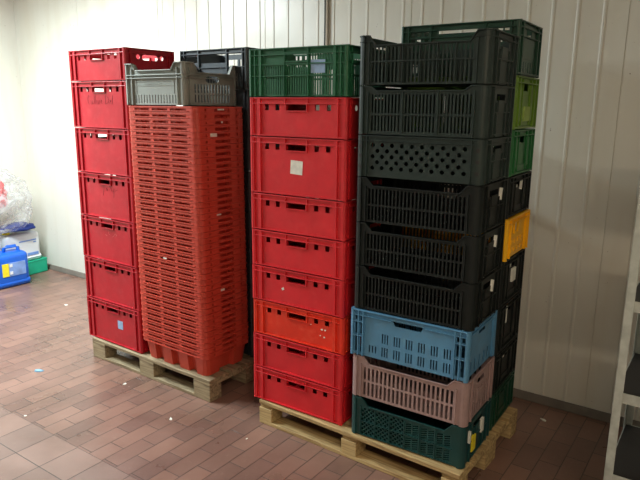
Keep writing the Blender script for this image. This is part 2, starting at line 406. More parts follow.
def sticker(root, side, L, W, ins, u, v, w_, h_, m_, name='sticker', tilt=0, label=None, out=.0012):
    O, U, N = SIDES(L, W, ins)[side]; mb = MB()
    O, U, N = Vector(O), Vector(U), Vector(N); Z = Vector((0, 0, 1))
    c_, s_ = cos(tilt), sin(tilt); q = []
    for d in (.0002, out):
        for a, b_ in ((-1, -1), (1, -1), (1, 1), (-1, 1)):
            uu, vv = a * w_ / 2 * c_ - b_ * h_ / 2 * s_, a * w_ / 2 * s_ + b_ * h_ / 2 * c_
            q.append(O + U * (u + uu) + Z * (v + vv) + N * d)
    mb.quad_box(q); o = link(name, mb.mesh(name), m_, root)
    if label: o['label'] = label
    return o
def scribble(root, side, L, W, ins, strokes, u, v, sc, m_, label):
    O, U, N = SIDES(L, W, ins)[side]; O, U, N = Vector(O), Vector(U), Vector(N); mb = MB()
    for st in strokes:
        mb.tube([O + U * (u + a * sc) + Vector((0, 0, v + b_ * sc)) + N * .0004 for a, b_ in st], .001, 4)
    o = link('handwriting', mb.mesh('handwriting'), m_, root); o['label'] = label

# --- euro meat crate (red), heights 200 and 300
def e_specs(H):
    hv0, hv1 = H - .064, H - .034
    L_holes = [rect(-.062, .062, hv0, hv1)] + [rect(u - .013, u + .013, hv0, hv1) for u in (-.19, -.122, .122, .19)]
    L_ribs = []
    for s_ in (-1, 1):
        L_ribs += [tuple(sorted((s_ * .228, s_ * .248))) + (.006, H - .006, .0095), tuple(sorted((s_ * .066, s_ * .071))) + (H - .036, H - .006, .0095),
                   tuple(sorted((s_ * .286, s_ * .274))) + (.006, H - .006, .0095)]
    L_ribs += [(-.066, .066, H - .070, H - .0655, .006), (-.286, .286, .006, .012, .010)]
    S_holes = [oval(0, H - .052, .125, .034), circ(-.093, H - .050, .015, 12), circ(.093, H - .050, .015, 12)]
    S_ribs = []
    for s_ in (-1, 1):
        S_ribs += [tuple(sorted((s_ * .145, s_ * .158))) + (.006, H - .006, .0095), tuple(sorted((s_ * .186, s_ * .176))) + (.006, H - .006, .0095)]
    S_ribs += [(-.186, .186, .006, .012, .010)]
    return dict(holes=L_holes, ribs=L_ribs, grip=[(-.062, .062, hv0, hv1)]), dict(holes=S_holes, ribs=S_ribs)
ECR = {}
for H in (.2, .3):
    a_, b_ = e_specs(H - .001); ECR[H] = crate_meshes('meat_crate', .6, .4, H - .001, .014, .011, a_, b_, rims=((0, .006), (.027, .005)))

# left column
LC = [(.3, 'crimson', 'bottom tall crimson crate of the far left column, with a small blue label'),
      (.3, 'crimson', 'tall crimson crate second from the bottom of the far left column'),
      (.3, 'crimson', 'tall crimson crate with pale smeared writing in the far left column'),
      (.3, 'crimson', 'tall crimson crate with faint short dark writing in the far left column'),
      (.3, 'crimson', 'tall plain crimson crate fifth from the bottom of the far left column'),
      (.3, 'crimson', 'tall crimson crate with dark handwriting, second from the top of the far left column'),
      (.2, 'crimson', 'low crimson crate topmost on the far left column against the white wall')]
z = .144; JL = [0, .002, -.001, .001, .002, -.002, 0]
left = []
for i, (h, mt, lb) in enumerate(LC):
    left.append(place('stacking_crate', ECR[h], FL, -.065 + JL[i], .017 + abs(JL[i]), z, .6, .4, M[mt], lb, 'crimson crates of the far left column')); z += h
sticker(left[0], 0, .6, .4, .011, .07, .155, .055, .06, M['bluepaper'], label='small square pale blue label')
S = [[(0, .9), (-.2, 1), (-.35, .6), (-.3, .2), (0, .1)], [(.2, .5), (.22, .1), (.45, .1), (.5, .5), (.5, .1)], [(.7, .1), (.8, 1)], [(.9, .1), (1, 1)], [(1.15, .5), (1.2, .1), (1.4, .1), (1.42, .5), (1.45, .1)],
     [(1.6, .1), (1.62, .5), (1.85, .5)], [(1.9, .3), (2.15, .4), (2, .55), (1.9, .2), (2.2, .15)], [(2.7, .1), (2.75, 1), (3.15, .8), (3.2, .3), (2.7, .1)], [(3.4, .3), (3.6, .4), (3.5, .55), (3.4, .15), (3.65, .15)], [(3.8, .1), (3.95, 1)]]
scribble(left[5], 0, .6, .4, .011, S, -.105, .15, .062, M['ink'], 'dark marker handwriting')
S2 = [[(0, .5), (.3, .6), (.2, .1), (0, -.5)], [(.6, .1), (.7, .5), (.9, .1), (1, .5)], [(1.2, .2), (1.5, .4), (1.4, 1)], [(1.7, .5), (1.8, .1), (2.1, .1), (2.2, .5), (2.1, -.6)], [(2.4, .2), (2.9, .4)]]
scribble(left[3], 0, .6, .4, .011, S2, -.03, .185, .055, M['ink'], 'faint dark marker writing')
S3 = [[(0, .2), (.3, 0), (.5, .1)], [(.9, .9), (.8, .3), (1.1, .2)], [(1.6, 0), (1.9, .2), (2.2, .5), (2.5, .3), (2.3, .1)]]
scribble(left[2], 0, .6, .4, .011, S3, -.035, .18, .05, M['chalk'], 'pale smeared writing')

# right-pallet red column
mid = []
MC = [(.2, 'red', 'lowest bright red crate of the middle column, standing on the pallet'),
      (.2, 'red', 'bright red crate just below the orange-red one in the middle column'),
      (.2, 'orange_red', 'orange-red scuffed crate with white specks in the middle column'),
      (.2, 'red', 'bright red crate with a tiny white fleck, just above the orange-red middle crate'),
      (.2, 'red', 'bright red crate second above the orange-red one in the middle column'),
      (.2, 'red', 'low bright red crate directly under the tall middle one with a white note'),
      (.3, 'red', 'tall bright red crate with a torn white note in the middle column'),
      (.2, 'red', 'topmost bright red crate of the middle column, right under the green crate')]
z = .144; JM = [0, .001, .003, -.001, .001, -.002, -.003, 0]
for i, (h, mt, lb) in enumerate(MC):
    mid.append(place('stacking_crate', ECR[h], FM, -.092 + JM[i], .038 + abs(JM[i]), z, .6, .4, M[mt], lb, 'red crates of the middle column')); z += h
sticker(mid[6], 0, .6, .4, .011, .0, .15, .075, .07, M['paper'], 'note', -.06, 'torn white paper note')
sticker(mid[3], 0, .6, .4, .011, -.09, .09, .016, .014, M['paper'], 'note', .5, 'tiny white paper fleck')
for u_, v_, s_ in ((.09, .125, .006), (.16, .11, .012), (.18, .11, .01), (.15, .075, .008), (.175, .07, .01)):
    sticker(mid[2], 0, .6, .4, .011, u_, v_, s_, s_ * .7, M['scrap'], 'label_residue', .3)
# green vented crate on top of the middle column
H = .238
gl = dict(holes=[oval(0, H - .046, .128, .034)] + [r_ for a, b_ in ((-.212, -.078), (-.066, .066), (.078, .212)) for v0, v1 in ((.012, .098), (.108, .152)) for r_ in slots(a, b_, 9, .45, v0, v1)]
          + slots(.078, .212, 9, .5, .166, .204), ribs=[], grip=[(-.066, .066, H - .066, H - .028)])
for s_ in (-1, 1):
    for c0, c1 in ((.07, .075), (.218, .232), (.256, .262)): gl['ribs'].append(tuple(sorted((s_ * c0, s_ * c1))) + (.005, H - .005, .012))
gl['ribs'] += [(-.285, .285, .101, .105, .010), (-.285, .285, .157, .162, .010)]
gs = dict(holes=[rect(-.16, .176, H - .064, H - .034)] + slots(-.14, .14, 14, .45, .012, .098) + slots(-.14, .14, 14, .45, .108, .152), ribs=[(-.155, -.147, .005, H - .005, .012), (.147, .155, .005, H - .005, .012), (-.186, .186, .101, .105, .01), (-.186, .186, .157, .162, .01)])
gl['back_holes'] = [rect(.12, .281, .170, H - .009)] + gl['holes'][1:-9] + slots(-.212, -.078, 9, .5, .166, .204)
G = crate_meshes('green_crate', .6, .4, H, .014, .014, gl, gs, rims=((0, .006), (.03, .005)))
gr = place('vented_crate', G, FM, -.092, .036, 1.845, .6, .4, M['green'], 'mid green vented crate topmost on the red middle column, with a pale blue note')
sticker(gr, 0, .6, .4, .014, .125, .145, .082, .062, M['bluepaper'], 'note', 0, 'pale blue paper note', .002)

# ---------------------------------------------------------------- right front column
zs = [.144, .3578, .5822, .8266, 1.0478, 1.2618, 1.4785, 1.6741, 1.8951, 2.1145]
RH = [b_ - a - .001 for a, b_ in zip(zs[:-1], zs[1:])]
def side_dark(H, dipd=.0):     # short side of the dark crates: grip opening, framed panel, ribs
    holes = [rect(-.06, .06, H - .062, H - .034)]
    ribs = [(-.12, -.114, .005, H - .006, .010), (.114, .12, .005, H - .006, .010), (-.065, -.06, .005, H - .07, .007), (.06, .065, .005, H - .07, .007),
            (-.12, .12, .012, .017, .008), (-.12, .12, H * .48, H * .48 + .005, .008), (-.04, .04, H * .5, H * .5 + .05, .004)]
    return dict(holes=holes, ribs=ribs)
# c0 teal lattice crate
H = RH[0]; top = H - .046; dh = []
cols = [(-.236 + .0795 * i, -.236 + .0795 * (i + 1) - .008) for i in range(6)]
rows = [(.014, (.014 + top - .008) / 2 - .003), ((.014 + top - .008) / 2 + .003, top - .008)]
for ci, (u0, u1) in enumerate(cols):
    for v0, v1 in rows:
        if ci < 3:
            nx, ny = 6, 6; sx, sy = (u1 - u0) / nx, (v1 - v0) / ny
            for a in range(nx):
                for b_ in range(ny):
                    if (a + b_) % 2: continue
                    cu, cv = u0 + sx * (a + .5), v0 + sy * (b_ + .5)
                    dh.append([(cu - sx * .72, cv), (cu, cv - sy * .72), (cu + sx * .72, cv), (cu, cv + sy * .72)])
        else:
            ny = 6; sy = (v1 - v0) / ny
            for half in range(2):
                uu0 = u0 + (u1 - u0) * (.04 + half * .5); uu1 = uu0 + (u1 - u0) * .40
                for b_ in range(ny - 1):
                    cv = v0 + sy * (b_ + .25)
                    dh.append([(uu0, cv), (uu1, cv + sy * .7), (uu1, cv + sy * 1.2), (uu0, cv + sy * .5)])
dh = [[(max(-.238, min(.238, a)), b_) for a, b_ in h] for h in dh]
tl = dict(dip=(.2, .038, .035), holes=dh, ribs=[(u0 - .006, u0 - .002, .01, top, .006) for u0, _ in cols] + [(-.24, .24, .010, .013, .006)] + [(-.24, .24, (rows[0][1] + rows[1][0]) / 2 - .002, (rows[0][1] + rows[1][0]) / 2 + .002, .006)])
C0 = crate_meshes('lattice_crate', .6, .4, H, .03, .008, tl, side_dark(H), rims=((0, .006),))
c0 = place('vented_crate', C0, FM, .580, .015, zs[0], .6, .4, M['teal'], 'dark teal lattice crate at the bottom of the front right column, on the pallet', sx=1.025)
sticker(c0, 1, .6, .4, .008, -.075, .085, .05, .075, M['yelpaper'], label='yellow label', out=.0115)
sticker(c0, 1, .6, .4, .008, .045, .125, .035, .07, M['paper'], label='white label', out=.0115)
sticker(c0, 1, .6, .4, .008, -.13, .14, .012, .06, M['paper'], label='narrow white label', out=.0115)
# c1 pink two-row slatted crate
H = RH[1]
pl = dict(dip=(.2, .034, .032), holes=slots(-.236, .236, 21, .55, .018, .088) + slots(-.236, .236, 21, .55, .1, .166), ribs=[(-.247, -.242, .005, H - .04, .008), (.242, .247, .005, H - .04, .008)])
ps = dict(dip=None, holes=[rect(-.05, .05, H - .06, H - .035)] + [r_ for v0, v1 in ((.02, .075), (.085, .14)) for r_ in slots(-.11, .11, 6, .4, v0, v1)], ribs=[(-.13, -.124, .005, H - .006, .008), (.124, .13, .005, H - .006, .008), (-.05, .05, .07, .13, .006)])
C1 = crate_meshes('pink_crate', .6, .4, H, .03, .008, pl, ps)
c1 = place('vented_crate', C1, FM, .580, .015, zs[1], .6, .4, M['pink'], 'pinkish grey slatted crate between the blue and the dark teal crates', sx=1.025)
# c2 blue
H = RH[2]
bh = []
for j in range(6):
    bh += slots(-.135 + j * .0625, -.135 + j * .0625 + .040, 3, .5, .09, .138)
for j in range(7):
    if j == 0: bh += slots(-.205, -.155, 3, .4, .03, .066)
    bh += slots(-.1975 + j * .0625, -.1575 + j * .0625, 3, .5, .022, .07) if j else []
bh.append([(-.065, H - .052), (.065, H - .052), (.078, H - .028), (-.078, H - .028)])
for s_ in (-1, 1):
    for u0, u1 in ((.238, .25), (.262, .278)):
        for v0, v1 in ((.02, .1), (.115, H - .07), (H - .058, H - .034)):
            a, b_ = sorted((s_ * u0, s_ * u1)); bh.append(rect(a, b_, v0, v1))
bl = dict(holes=bh, ribs=[r_ for s_ in (-1, 1) for r_ in (tuple(sorted((s_ * .228, s_ * .234))) + (.005, H - .005, .013), tuple(sorted((s_ * .254, s_ * .259))) + (.005, H - .005, .013),)] +
          [(-.285, -.228, .105, .11, .012), (.228, .285, .105, .11, .012), (-.285, -.08, H - .03, H - .026, .012), (.08, .285, H - .03, H - .026, .012),
           (-.285, -.228, H - .064, H - .060, .012), (.228, .285, H - .064, H - .060, .012)])
bs = dict(holes=[rect(-.03, .06, H - .06, H - .035)] + slots(-.15, .15, 5, .3, .015, .075), ribs=[(-.17, -.165, .005, H - .005, .012), (.165, .17, .005, H - .005, .012), (-.186, .186, H - .03, H - .026, .010)])
C2 = crate_meshes('blue_crate', .6, .4, H, .014, .014, bl, bs, rims=((0, .006),))
c2 = place('vented_crate', C2, FM, .574, .008, zs[2], .6, .4, M['blue'], 'light blue crate with groups of slots, under the black slatted crates', sx=1.025)
# c3,c4,c5 black slatted
for k in (3, 4, 5):
    H = RH[k]
    sl = dict(dip=(.205, .036, .034), holes=slots(-.236, .236, 26, .58, .016, .082) + slots(-.236, .236, 26, .58, .092, H - .052),
              ribs=[(-.247, -.242, .005, H - .04, .008), (.242, .247, .005, H - .04, .008)])
    CK = crate_meshes('black_slat_crate', .6, .4, H, .03, .008, sl, side_dark(H))
    lb = {3: 'black slatted crate resting directly on the light blue crate', 4: 'black slatted crate in the middle of the three alike, second above the light blue crate',
          5: 'black slatted crate directly under the one with round holes'}[k]
    c = place('vented_crate', CK, FM, .580, .015, zs[k], .6, .4, M['black'], lb, 'black slatted crates of the front right column', sx=1.025)
    sticker(c, 1, .6, .4, .008, .045 + .03 * (k == 5), H - .06, .014, .055, M['paper'], 'tag', -.2, 'narrow white tag', .0125)
# c6 perforated
H = RH[6]
hh = []
for r_ in range(5):
    v_ = H - .044 - .026 * r_
    for i in range(10 if r_ % 2 == 0 else 9):
        u_ = -.216 + .048 * i + (.024 if r_ % 2 else 0)
        hh.append(circ(u_, v_, .0098, 12))
pf = dict(holes=hh + [], ribs=[(-.247, -.242, .005, H - .004, .008), (.242, .247, .005, H - .004, .008)])
C6 = crate_meshes('perforated_crate', .6, .4, H, .03, .008, pf, side_dark(H), rims=((0, .006), (.022, .004)))
c6 = place('vented_crate', C6, FM, .580, .015, zs[6], .6, .4, M['black2'], 'black crate with rows of round holes in the front right column', sx=1.025)
for s_ in (-1, 1):
    for v_ in (.05, .1, .147):
        a = radians(-90 + s_ * 22); mb = MB()
        mb.panel(circ(0, 0, .009, 12), [], (s_ * (.27 + .03 * sin(radians(8))), -.17 - .031 * cos(radians(8)), v_), (cos(radians(8)), s_ * sin(radians(8)), 0), (s_ * sin(radians(8)), -cos(radians(8)), 0), .001)
        o = link('hole_shade_disc', mb.mesh('hole_shade_disc'), M['shelf'], c6)  # dark disc on the corner post, painting the shade of an uncut round hole
# c7 three groups, two rows
H = RH[7]
g3 = dict(dip=(.2, .02, .03), holes=[r_ for a, b_ in ((-.232, -.085), (-.068, .078), (.095, .236)) for v0, v1 in ((.02, .088), (.1, H - .038)) for r_ in slots(a, b_, 9, .5, v0, v1)],
          ribs=[(-.247, -.242, .005, H - .025, .008), (.242, .247, .005, H - .025, .008), (-.08, -.073, .012, H - .024, .006), (.083, .09, .012, H - .024, .006), (-.24, .24, .092, .096, .005)])
C7 = crate_meshes('three_group_crate', .6, .4, H, .03, .008, g3, side_dark(H))
place('vented_crate', C7, FM, .580, .015, zs[7], .6, .4, M['black2'], 'black crate with slots in three blocks, second from the top of the front right column', sx=1.025)
# c8 top, tall slots and raised corner posts
H = RH[8]
hs = []
for a in range(6):
    u0 = -.236 + a * .0787
    for v0, v1 in ((.014, .1), (.108, H - .044)): hs += slots(u0, u0 + .0727, 4, .55, v0, min(v1, H - .054))
t8 = dict(dip=(.214, .042, .03), holes=hs, ribs=[(-.236 + a * .0787 - .005, -.236 + a * .0787 - .001, .01, H - .046, .007) for a in range(1, 6)] + [(-.24, .24, .102, .107, .007), (-.247, -.242, .005, H - .03, .008), (.242, .247, .005, H - .03, .008)])
C8 = crate_meshes('top_black_crate', .6, .4, H, .03, .008, t8, side_dark(H), rims=((0, .006), (.026, .004)), rim_out=.004)
place('vented_crate', C8, FM, .580, .015, zs[8], .6, .4, M['black2'], 'topmost greenish black slatted crate of the front right column with raised corners', sx=1.025)

# ---------------------------------------------------------------- right rear column
def rear_specs(H, kind):
    if kind == 'window':   # dark green, big framed openings
        l_ = dict(holes=[rect(-.1, .1, H - .058, H - .03)] + [rect(u - .011, u + .011, v0, v1) for u in (-.235, -.205, -.165, .165, .205, .235) for v0, v1 in ((H - .052, H - .034), (H - .095, H - .066))] + slots(-.24, .24, 24, .45, .02, .125),
                  ribs=[(-.26, -.254, .005, H - .005, .012), (.254, .26, .005, H - .005, .012), (-.14, -.134, .005, H - .005, .012), (.134, .14, .005, H - .005, .012), (-.28, .28, H - .063, H - .059, .01)])
        s_ = dict(holes=[oval(0, H - .044, .09, .026)] + slots(-.09, .09, 4, .3, .02, .07), ribs=[(-.14, -.13, .005, H - .005, .013), (.13, .14, .005, H - .005, .013), (-.18, .18, .008, .016, .012), (-.18, .18, H - .068, H - .063, .01), (-.09, .09, .085, H - .075, .003)])
    else:
        l_ = dict(holes=[rect(-.06, .06, H - .06, H - .034)] + slots(-.24, .24, 20, .45, .02, H - .075), ribs=[(-.26, -.254, .005, H - .005, .012), (.254, .26, .005, H - .005, .012)])
        s_ = dict(holes=[rect(-.04, .04, H - .066, H - .03)], ribs=[(-.14, -.132, .005, H - .005, .013), (.132, .14, .005, H - .005, .013), (-.075, -.069, .02, H - .01, .009), (.069, .075, .02, H - .01, .009), (-.069, .069, .02, .05, .004), (-.18, .18, .006, .014, .012), (-.12, -.09, .04, H - .04, .006), (.09, .12, .04, H - .04, .006)])
        if kind == 'yellow':
            s_ = dict(holes=[rect(-.055, .005, H - .08, H - .03)], ribs=[(-.135, -.13, .005, H - .005, .013), (.14, .146, .005, H - .005, .013), (-.06, -.056, H - .09, H - .02, .008), (.006, .01, H - .09, H - .02, .008)] +
                      [(-.09 + .055 * i, -.055 + .055 * i, .025 + .045 * j, .045 + .045 * j, .005) for i in range(4) for j in range(2)])
    return l_, s_
RR = [(.144, .206, 'dkgreen', 'box', 'dark green crate lowest in the rear right column, on the pallet'),
      (.35, .21, 'black', 'box', 'black crate second from the bottom of the rear right column'),
      (.56, .26, 'black', 'box', 'black crate in the rear right column beside the light blue crate, with a narrow tag'),
      (.82, .24, 'black', 'box', 'black crate with a pale square label directly under the yellow crate'),
      (1.06, .213, 'yellow', 'yellow', 'bright yellow crate in the rear right column'),
      (1.273, .205, 'black', 'box', 'black crate directly above the yellow crate in the rear right column'),
      (1.478, .222, 'leaf', 'box', 'mid green crate under the lime green crate in the rear right column'),
      (1.70, .25, 'lime', 'box', 'lime green crate in the rear right column'),
      (1.95, .248, 'dkgreen', 'window', 'dark green crate topmost of the rear right column, the highest near the wall')]
for i, (z0, h, mt, kd, lb) in enumerate(RR):
    a_, b_ = rear_specs(h - .001, kd)
    D = crate_meshes('rear_crate', .6, .4, h - .001, .014, .014, a_, b_, rims=((0, .006), (.026, .005)))
    dx = .582 if i < 8 else .578
    r_ = place('vented_crate', D, FM, dx + (.01 if mt == 'yellow' else 0), .432 + (.004 if i < 8 else 0), z0, .6, .4, M[mt], lb, 'crates of the rear right column')
    if i == 3: sticker(r_, 1, .6, .4, .014, .02, .13, .06, .07, M['paper'], label='pale square label', out=.0105)
    if i == 2: sticker(r_, 1, .6, .4, .014, -.06, .19, .015, .09, M['paper'], 'tag', 0, 'narrow pale tag', .0105)
    if i == 5: sticker(r_, 1, .6, .4, .014, .03, .15, .015, .05, M['paper'], 'tag', -.2, 'narrow pale tag', .0105)
    if i == 7: sticker(r_, 1, .6, .4, .014, .02, .075, .1, .07, mat('pale_lime_label', (150, 175, 90), .7), 'label', 0, 'pale lime patch', .0105)

# ---------------------------------------------------------------- left pallet: dark column behind
h = (2.146 - .144) / 8
l_ = dict(holes=[rect(-.115, .115, h - .085, h - .035), rect(-.245, -.135, h - .08, h - .04), rect(.135, .245, h - .11, h - .035)] + slots(-.24, .24, 20, .4, .02, .1),
          ribs=[r_ for s_ in (-1, 1) for r_ in (tuple(sorted((s_ * .255, s_ * .262))) + (.005, h - .005, .012), tuple(sorted((s_ * .12, s_ * .13))) + (.005, h - .005, .012))] + [(-.28, .28, h - .03, h - .025, .012), (-.28, .28, h - .115, h - .111, .01)])
s_ = rear_specs(h - .001, 'box')[1]
s_['holes'] = []
D2 = crate_meshes('slate_crate', .6, .4, h - .001, .014, .014, dict(holes=[rect(-.06, .06, h - .08, h - .04)], ribs=l_['ribs']), s_)
D = crate_meshes('slate_crate', .6, .4, h - .001, .014, .014, l_, s_)
for i in range(8):
    place('vented_crate', D if i == 7 else D2, FL, .562 + .012 * (i < 7), .425, .146 + h * i, .6, .4, M['slate'],
          'dark slate grey crate topmost behind the grey crate and the nested red stack' if i == 7 else 'dark slate grey crate in the column hidden behind the nested red crates', 'slate crates behind the nested red stack')

# ---------------------------------------------------------------- nested red crates
P0, NN = .0364, 42
ztop = 1.795; zrim0 = ztop - P0 * NN      # bottom of lowest band
BH = zrim0 - .144                         # body below the band
def nest_meshes():
    L, W, r = .6, .4, .04
    band = MB(); bh = P0 - .0015
    for k, (O, U, N) in enumerate(SIDES(L, W, .003)):
        half = (L if k % 2 == 0 else W) / 2 - r
        if k % 2 == 0: holes = [rect(u - w_, u + w_, .0105, .0225) for u, w_ in ((-.155, .066), (0, .066), (.155, .066))]
        else: holes = [rect(s_ * .125 - .007, s_ * .125 + .007, .008, .022) for s_ in (-1, 1)] + [rect(-.055, .065, .006, .024)]
        band.panel([(-half, 0), (half, 0), (half, bh), (-half, bh)], holes, O, U, N, .003)
        if k % 2 == 0: band.strip([(-half + .02, .0105), (half - .02, .0105)], .004, -.0005, .005, O, U, N)
    band.ring(L, W, r, 0, bh, -.003, .003, 6, True)
    band.ring(L, W, r, bh - .007, bh, 0, .012, 6)
    rim = band.mesh('nest_rim', .0008)
    # fluted tapered tub
    def loop(off, z):
        hx, hy = .285 - off, .185 - off; P = []
        def side(cs, w_, half, f):
            us = []
            for c_ in cs: us += [(c_ - w_, 0), (c_ - w_ + .004, .03), (c_ + w_ - .004, .03), (c_ + w_, 0)]
            return [f(u, d) for u, d in [(-half + .002, 0)] + us + [(half - .002, 0)]]
        P += side((-.15, 0, .15), .034, hx - .03, lambda u, d: (u, -hy + d)); P += [(hx - .009, -hy + .009)]
        P += side((0,), .06, hy - .03, lambda u, d: (hx - d, u)); P += [(hx - .009, hy - .009)]
        P += side((-.15, 0, .15), .034, hx - .03, lambda u, d: (-u, hy - d)); P += [(-hx + .009, hy - .009)]
        P += side((0,), .06, hy - .03, lambda u, d: (-hx + d, -u)); P += [(-hx + .009, -hy + .009)]
        return [Vector((x, y, z)) for x, y in P]
    tub = MB(); zb = -BH
    A, B = loop(0, P0 - .012), loop(.018, zb); A2, B2 = loop(.0024, P0 - .012), loop(.0204, zb + .003); n = len(A)
    tub.v = A + B + A2 + B2
    for i in range(n):
        j = (i + 1) % n
        tub.f += [[n + i, n + j, j, i], [2 * n + i, 2 * n + j, 3 * n + j, 3 * n + i], [i, j, 2 * n + j, 2 * n + i]]
    tub.f += [[n + i for i in range(n)][::-1], [3 * n + i for i in range(n)]]
    return rim, tub.mesh('nest_tub')
nrim, ntub = nest_meshes()
first = None; nest = []
for i in range(NN):
    f = i / (NN - 1)
    x0 = .566 - .020 * f + random.uniform(-.0005, .0005); y0 = .006 + random.uniform(-.0004, .0004)
    loc = FL.p(x0 + .3, y0 + .2, zrim0 + i * P0)
    if first is None:
        first = empty('nesting_crate', '', 'crate', loc, FL.a, 'brick red crates nested into one tall stack')
        parts = [link('tub', ntub, M['brick'], first), link('rim', nrim, M['brick'], first)]; o = first
    else:
        o = first.copy(); C.objects.link(o); o.location = loc; o.rotation_euler = (0, 0, FL.a + random.uniform(-.0005, .0005))
        for p_ in parts:
            q = p_.copy(); C.objects.link(q); q.parent = o
    o['label'] = ('brick red nesting crate, bottom of the tall nested stack, with ribbed sides showing' if i == 0 else
                  'brick red nesting crate at the very top of the nested stack, under the grey crate' if i == NN - 1 else
                  'brick red nesting crate with only its slotted rim showing, inside the tall nested stack')
    o.scale = (1.035, 1.03, 1); nest.append(o)
for i, side, u, w_, h_ in ((37, 1, -.07, .05, .02), (24, 1, -.05, .035, .008), (11, 1, -.04, .03, .012), (16, 0, -.02, .03, .008), (41, 1, -.005, .05, .008), (39, 1, 0, .012, .01)):
    sticker(nest[i], side, .6, .4, .003, u, .018, w_, h_ if h_ < .03 else .02, M['paper'], 'label_residue', .0, 'torn white label remnant', .003)

# grey crate on top
L, W, H = .53, .475, .245
gl = dict(dip=(.16, .04, .03), holes=slots(-.19, .19, 15, .3, .014, .062), ribs=[(-.205, -.198, .005, H - .03, .012), (.198, .205, .005, H - .03, .012), (-.17, .17, .115, .119, .003), (-.165, .16, .138, .141, .003), (-.17, -.167, .07, .15, .003), (.167, .17, .07, .15, .003), (-.09, .06, .125, .128, .0025)])
gs = dict(dip=(.13, .055, .03), holes=[oval(0, H - .092, .11, .036, 4)] + slots(-.15, .15, 12, .45, .02, .065) + slots(-.15, .15, 12, .45, .075, .125), ribs=[(-.19, -.183, .005, H - .03, .012), (.183, .19, .005, H - .03, .012)])
D = crate_meshes('grey_crate', L, W, H, .02, .014, gl, gs, rims=((0, .006), (.066, .005), (.084, .004)), rim_out=.004)
gc = place('vented_crate', D, FL, .535, .003, ztop + .001, L, W, M['gray'], 'small grey crate with raised corners on top of the nested red stack')

# ---------------------------------------------------------------- things in the left corner
def rounded_box(mb, L, W, H, r=.03, seg=4, taper=0):
    me = None
    bm = bmesh.new(); bmesh.ops.create_cube(bm, size=1)
    bmesh.ops.scale(bm, vec=(L, W, H), verts=bm.verts); bmesh.ops.translate(bm, vec=(0, 0, H / 2), verts=bm.verts)
    bmesh.ops.bevel(bm, geom=bm.edges[:] , offset=r, segments=seg, affect='EDGES', profile=.5)
    k = len(mb.v); bm.verts.index_update()
    mb.v += [v.co.copy() for v in bm.verts]; mb.f += [[k + v.index for v in f.verts] for f in bm.faces]; bm.free()
A_LEFT = FW.a
def canister(kind, loc, L, W, H, m_, cap_m, label, rz, group=None, cap_u=-.1):
    root = empty(kind, label, 'canister', loc, rz, group)
    mb = MB(); rounded_box(mb, L, W, H * .86, .05); body = link('canister_body', mb.mesh('canister_body', 0, True), m_, root)
    mb = MB(); rounded_box(mb, L * 1.03, W * 1.03, H * .2, .038); link('foot_band', mb.mesh('foot_band', 0, True), m_, root)
    mb = MB(); mb.tube([(-.02, 0, H * .8), (-.01, 0, H * .95), (.02, 0, H * .975), (L * .3, 0, H * .97), (L * .36, 0, H * .93), (L * .38, 0, H * .8)], .017, 10); link('handle', mb.mesh('handle', 0, True), m_, root)
    mb = MB(); mb.tube([(cap_u, 0, H * .82), (cap_u, 0, H * .90)], .03, 16); mb.tube([(cap_u, 0, H * .86), (cap_u, 0, H * .94)], .036, 16); link('cap', mb.mesh('cap'), cap_m, root)
    return root
CAM_AZ = radians(-27)
AX = FW.a + radians(90)
bc = canister('canister', FW.p(.27, -.62, 0), .36, .24, .40, M['bluejug'], M['yelpaper'], 'bright blue plastic canister with yellow cap and label on the floor in the left corner', AX, cap_u=-.1)
def patch(root, L, W, u, v, w_, h_, m_, name, label=None):
    mb = MB(); mb.box(u - w_ / 2, u + w_ / 2, -W / 2 - .004, -W / 2 + .001, v - h_ / 2, v + h_ / 2)
    o = link(name, mb.mesh(name), m_, root)
    if label: o['label'] = label
patch(bc, .36, .24, .045, .185, .17, .135, mat('blue_white_label', (120, 150, 205), .6, .25, 12, 0), 'sticker', 'blue and white printed label')
patch(bc, .36, .242, -.075, .185, .065, .13, M['yelpaper'], 'sticker', 'yellow hazard label')
patch(bc, .36, .246, -.02, .225, .03, .03, M['white'], 'sticker'); patch(bc, .36, .246, -.02, .15, .03, .03, M['white'], 'sticker')
# mint crate under the white canisters
mr_ = empty('storage_box', 'mint green plastic box on the floor under the white canister in the left corner', 'box', FW.p(-.01, -.52, 0), AX + radians(6))
mb = MB(); rounded_box(mb, .86, .3, .15, .012, 2); link('box_body', mb.mesh('box_body'), M['mint'], mr_)
mb = MB(); mb.ring(.86, .3, .012, .14, .152, .004, .02); link('box_rim', mb.mesh('box_rim'), M['mint'], mr_)
wc = canister('canister', FW.p(.0, -.33, .152), .40, .2, .36, M['white'], M['yelpaper'], 'white plastic canister with blue print on the mint green box in the left corner', AX + radians(6), cap_u=-.13)
patch(wc, .38, .2, .04, .225, .2, .012, M['inkblue'], 'print'); patch(wc, .38, .2, .12, .20, .03, .012, M['inkblue'], 'print'); patch(wc, .38, .2, .09, .075, .13, .03, M['inkblue'], 'print')
wb = canister('canister', FW.p(.03, -.75, .152), .38, .2, .34, M['white'], M['yelpaper'], 'white plastic canister directly behind the blue canister, partly cut by the left edge', AX + radians(6), cap_u=-.1)
patch(wb, .38, .2, .06, .2, .2, .012, M['inkblue'], 'print')
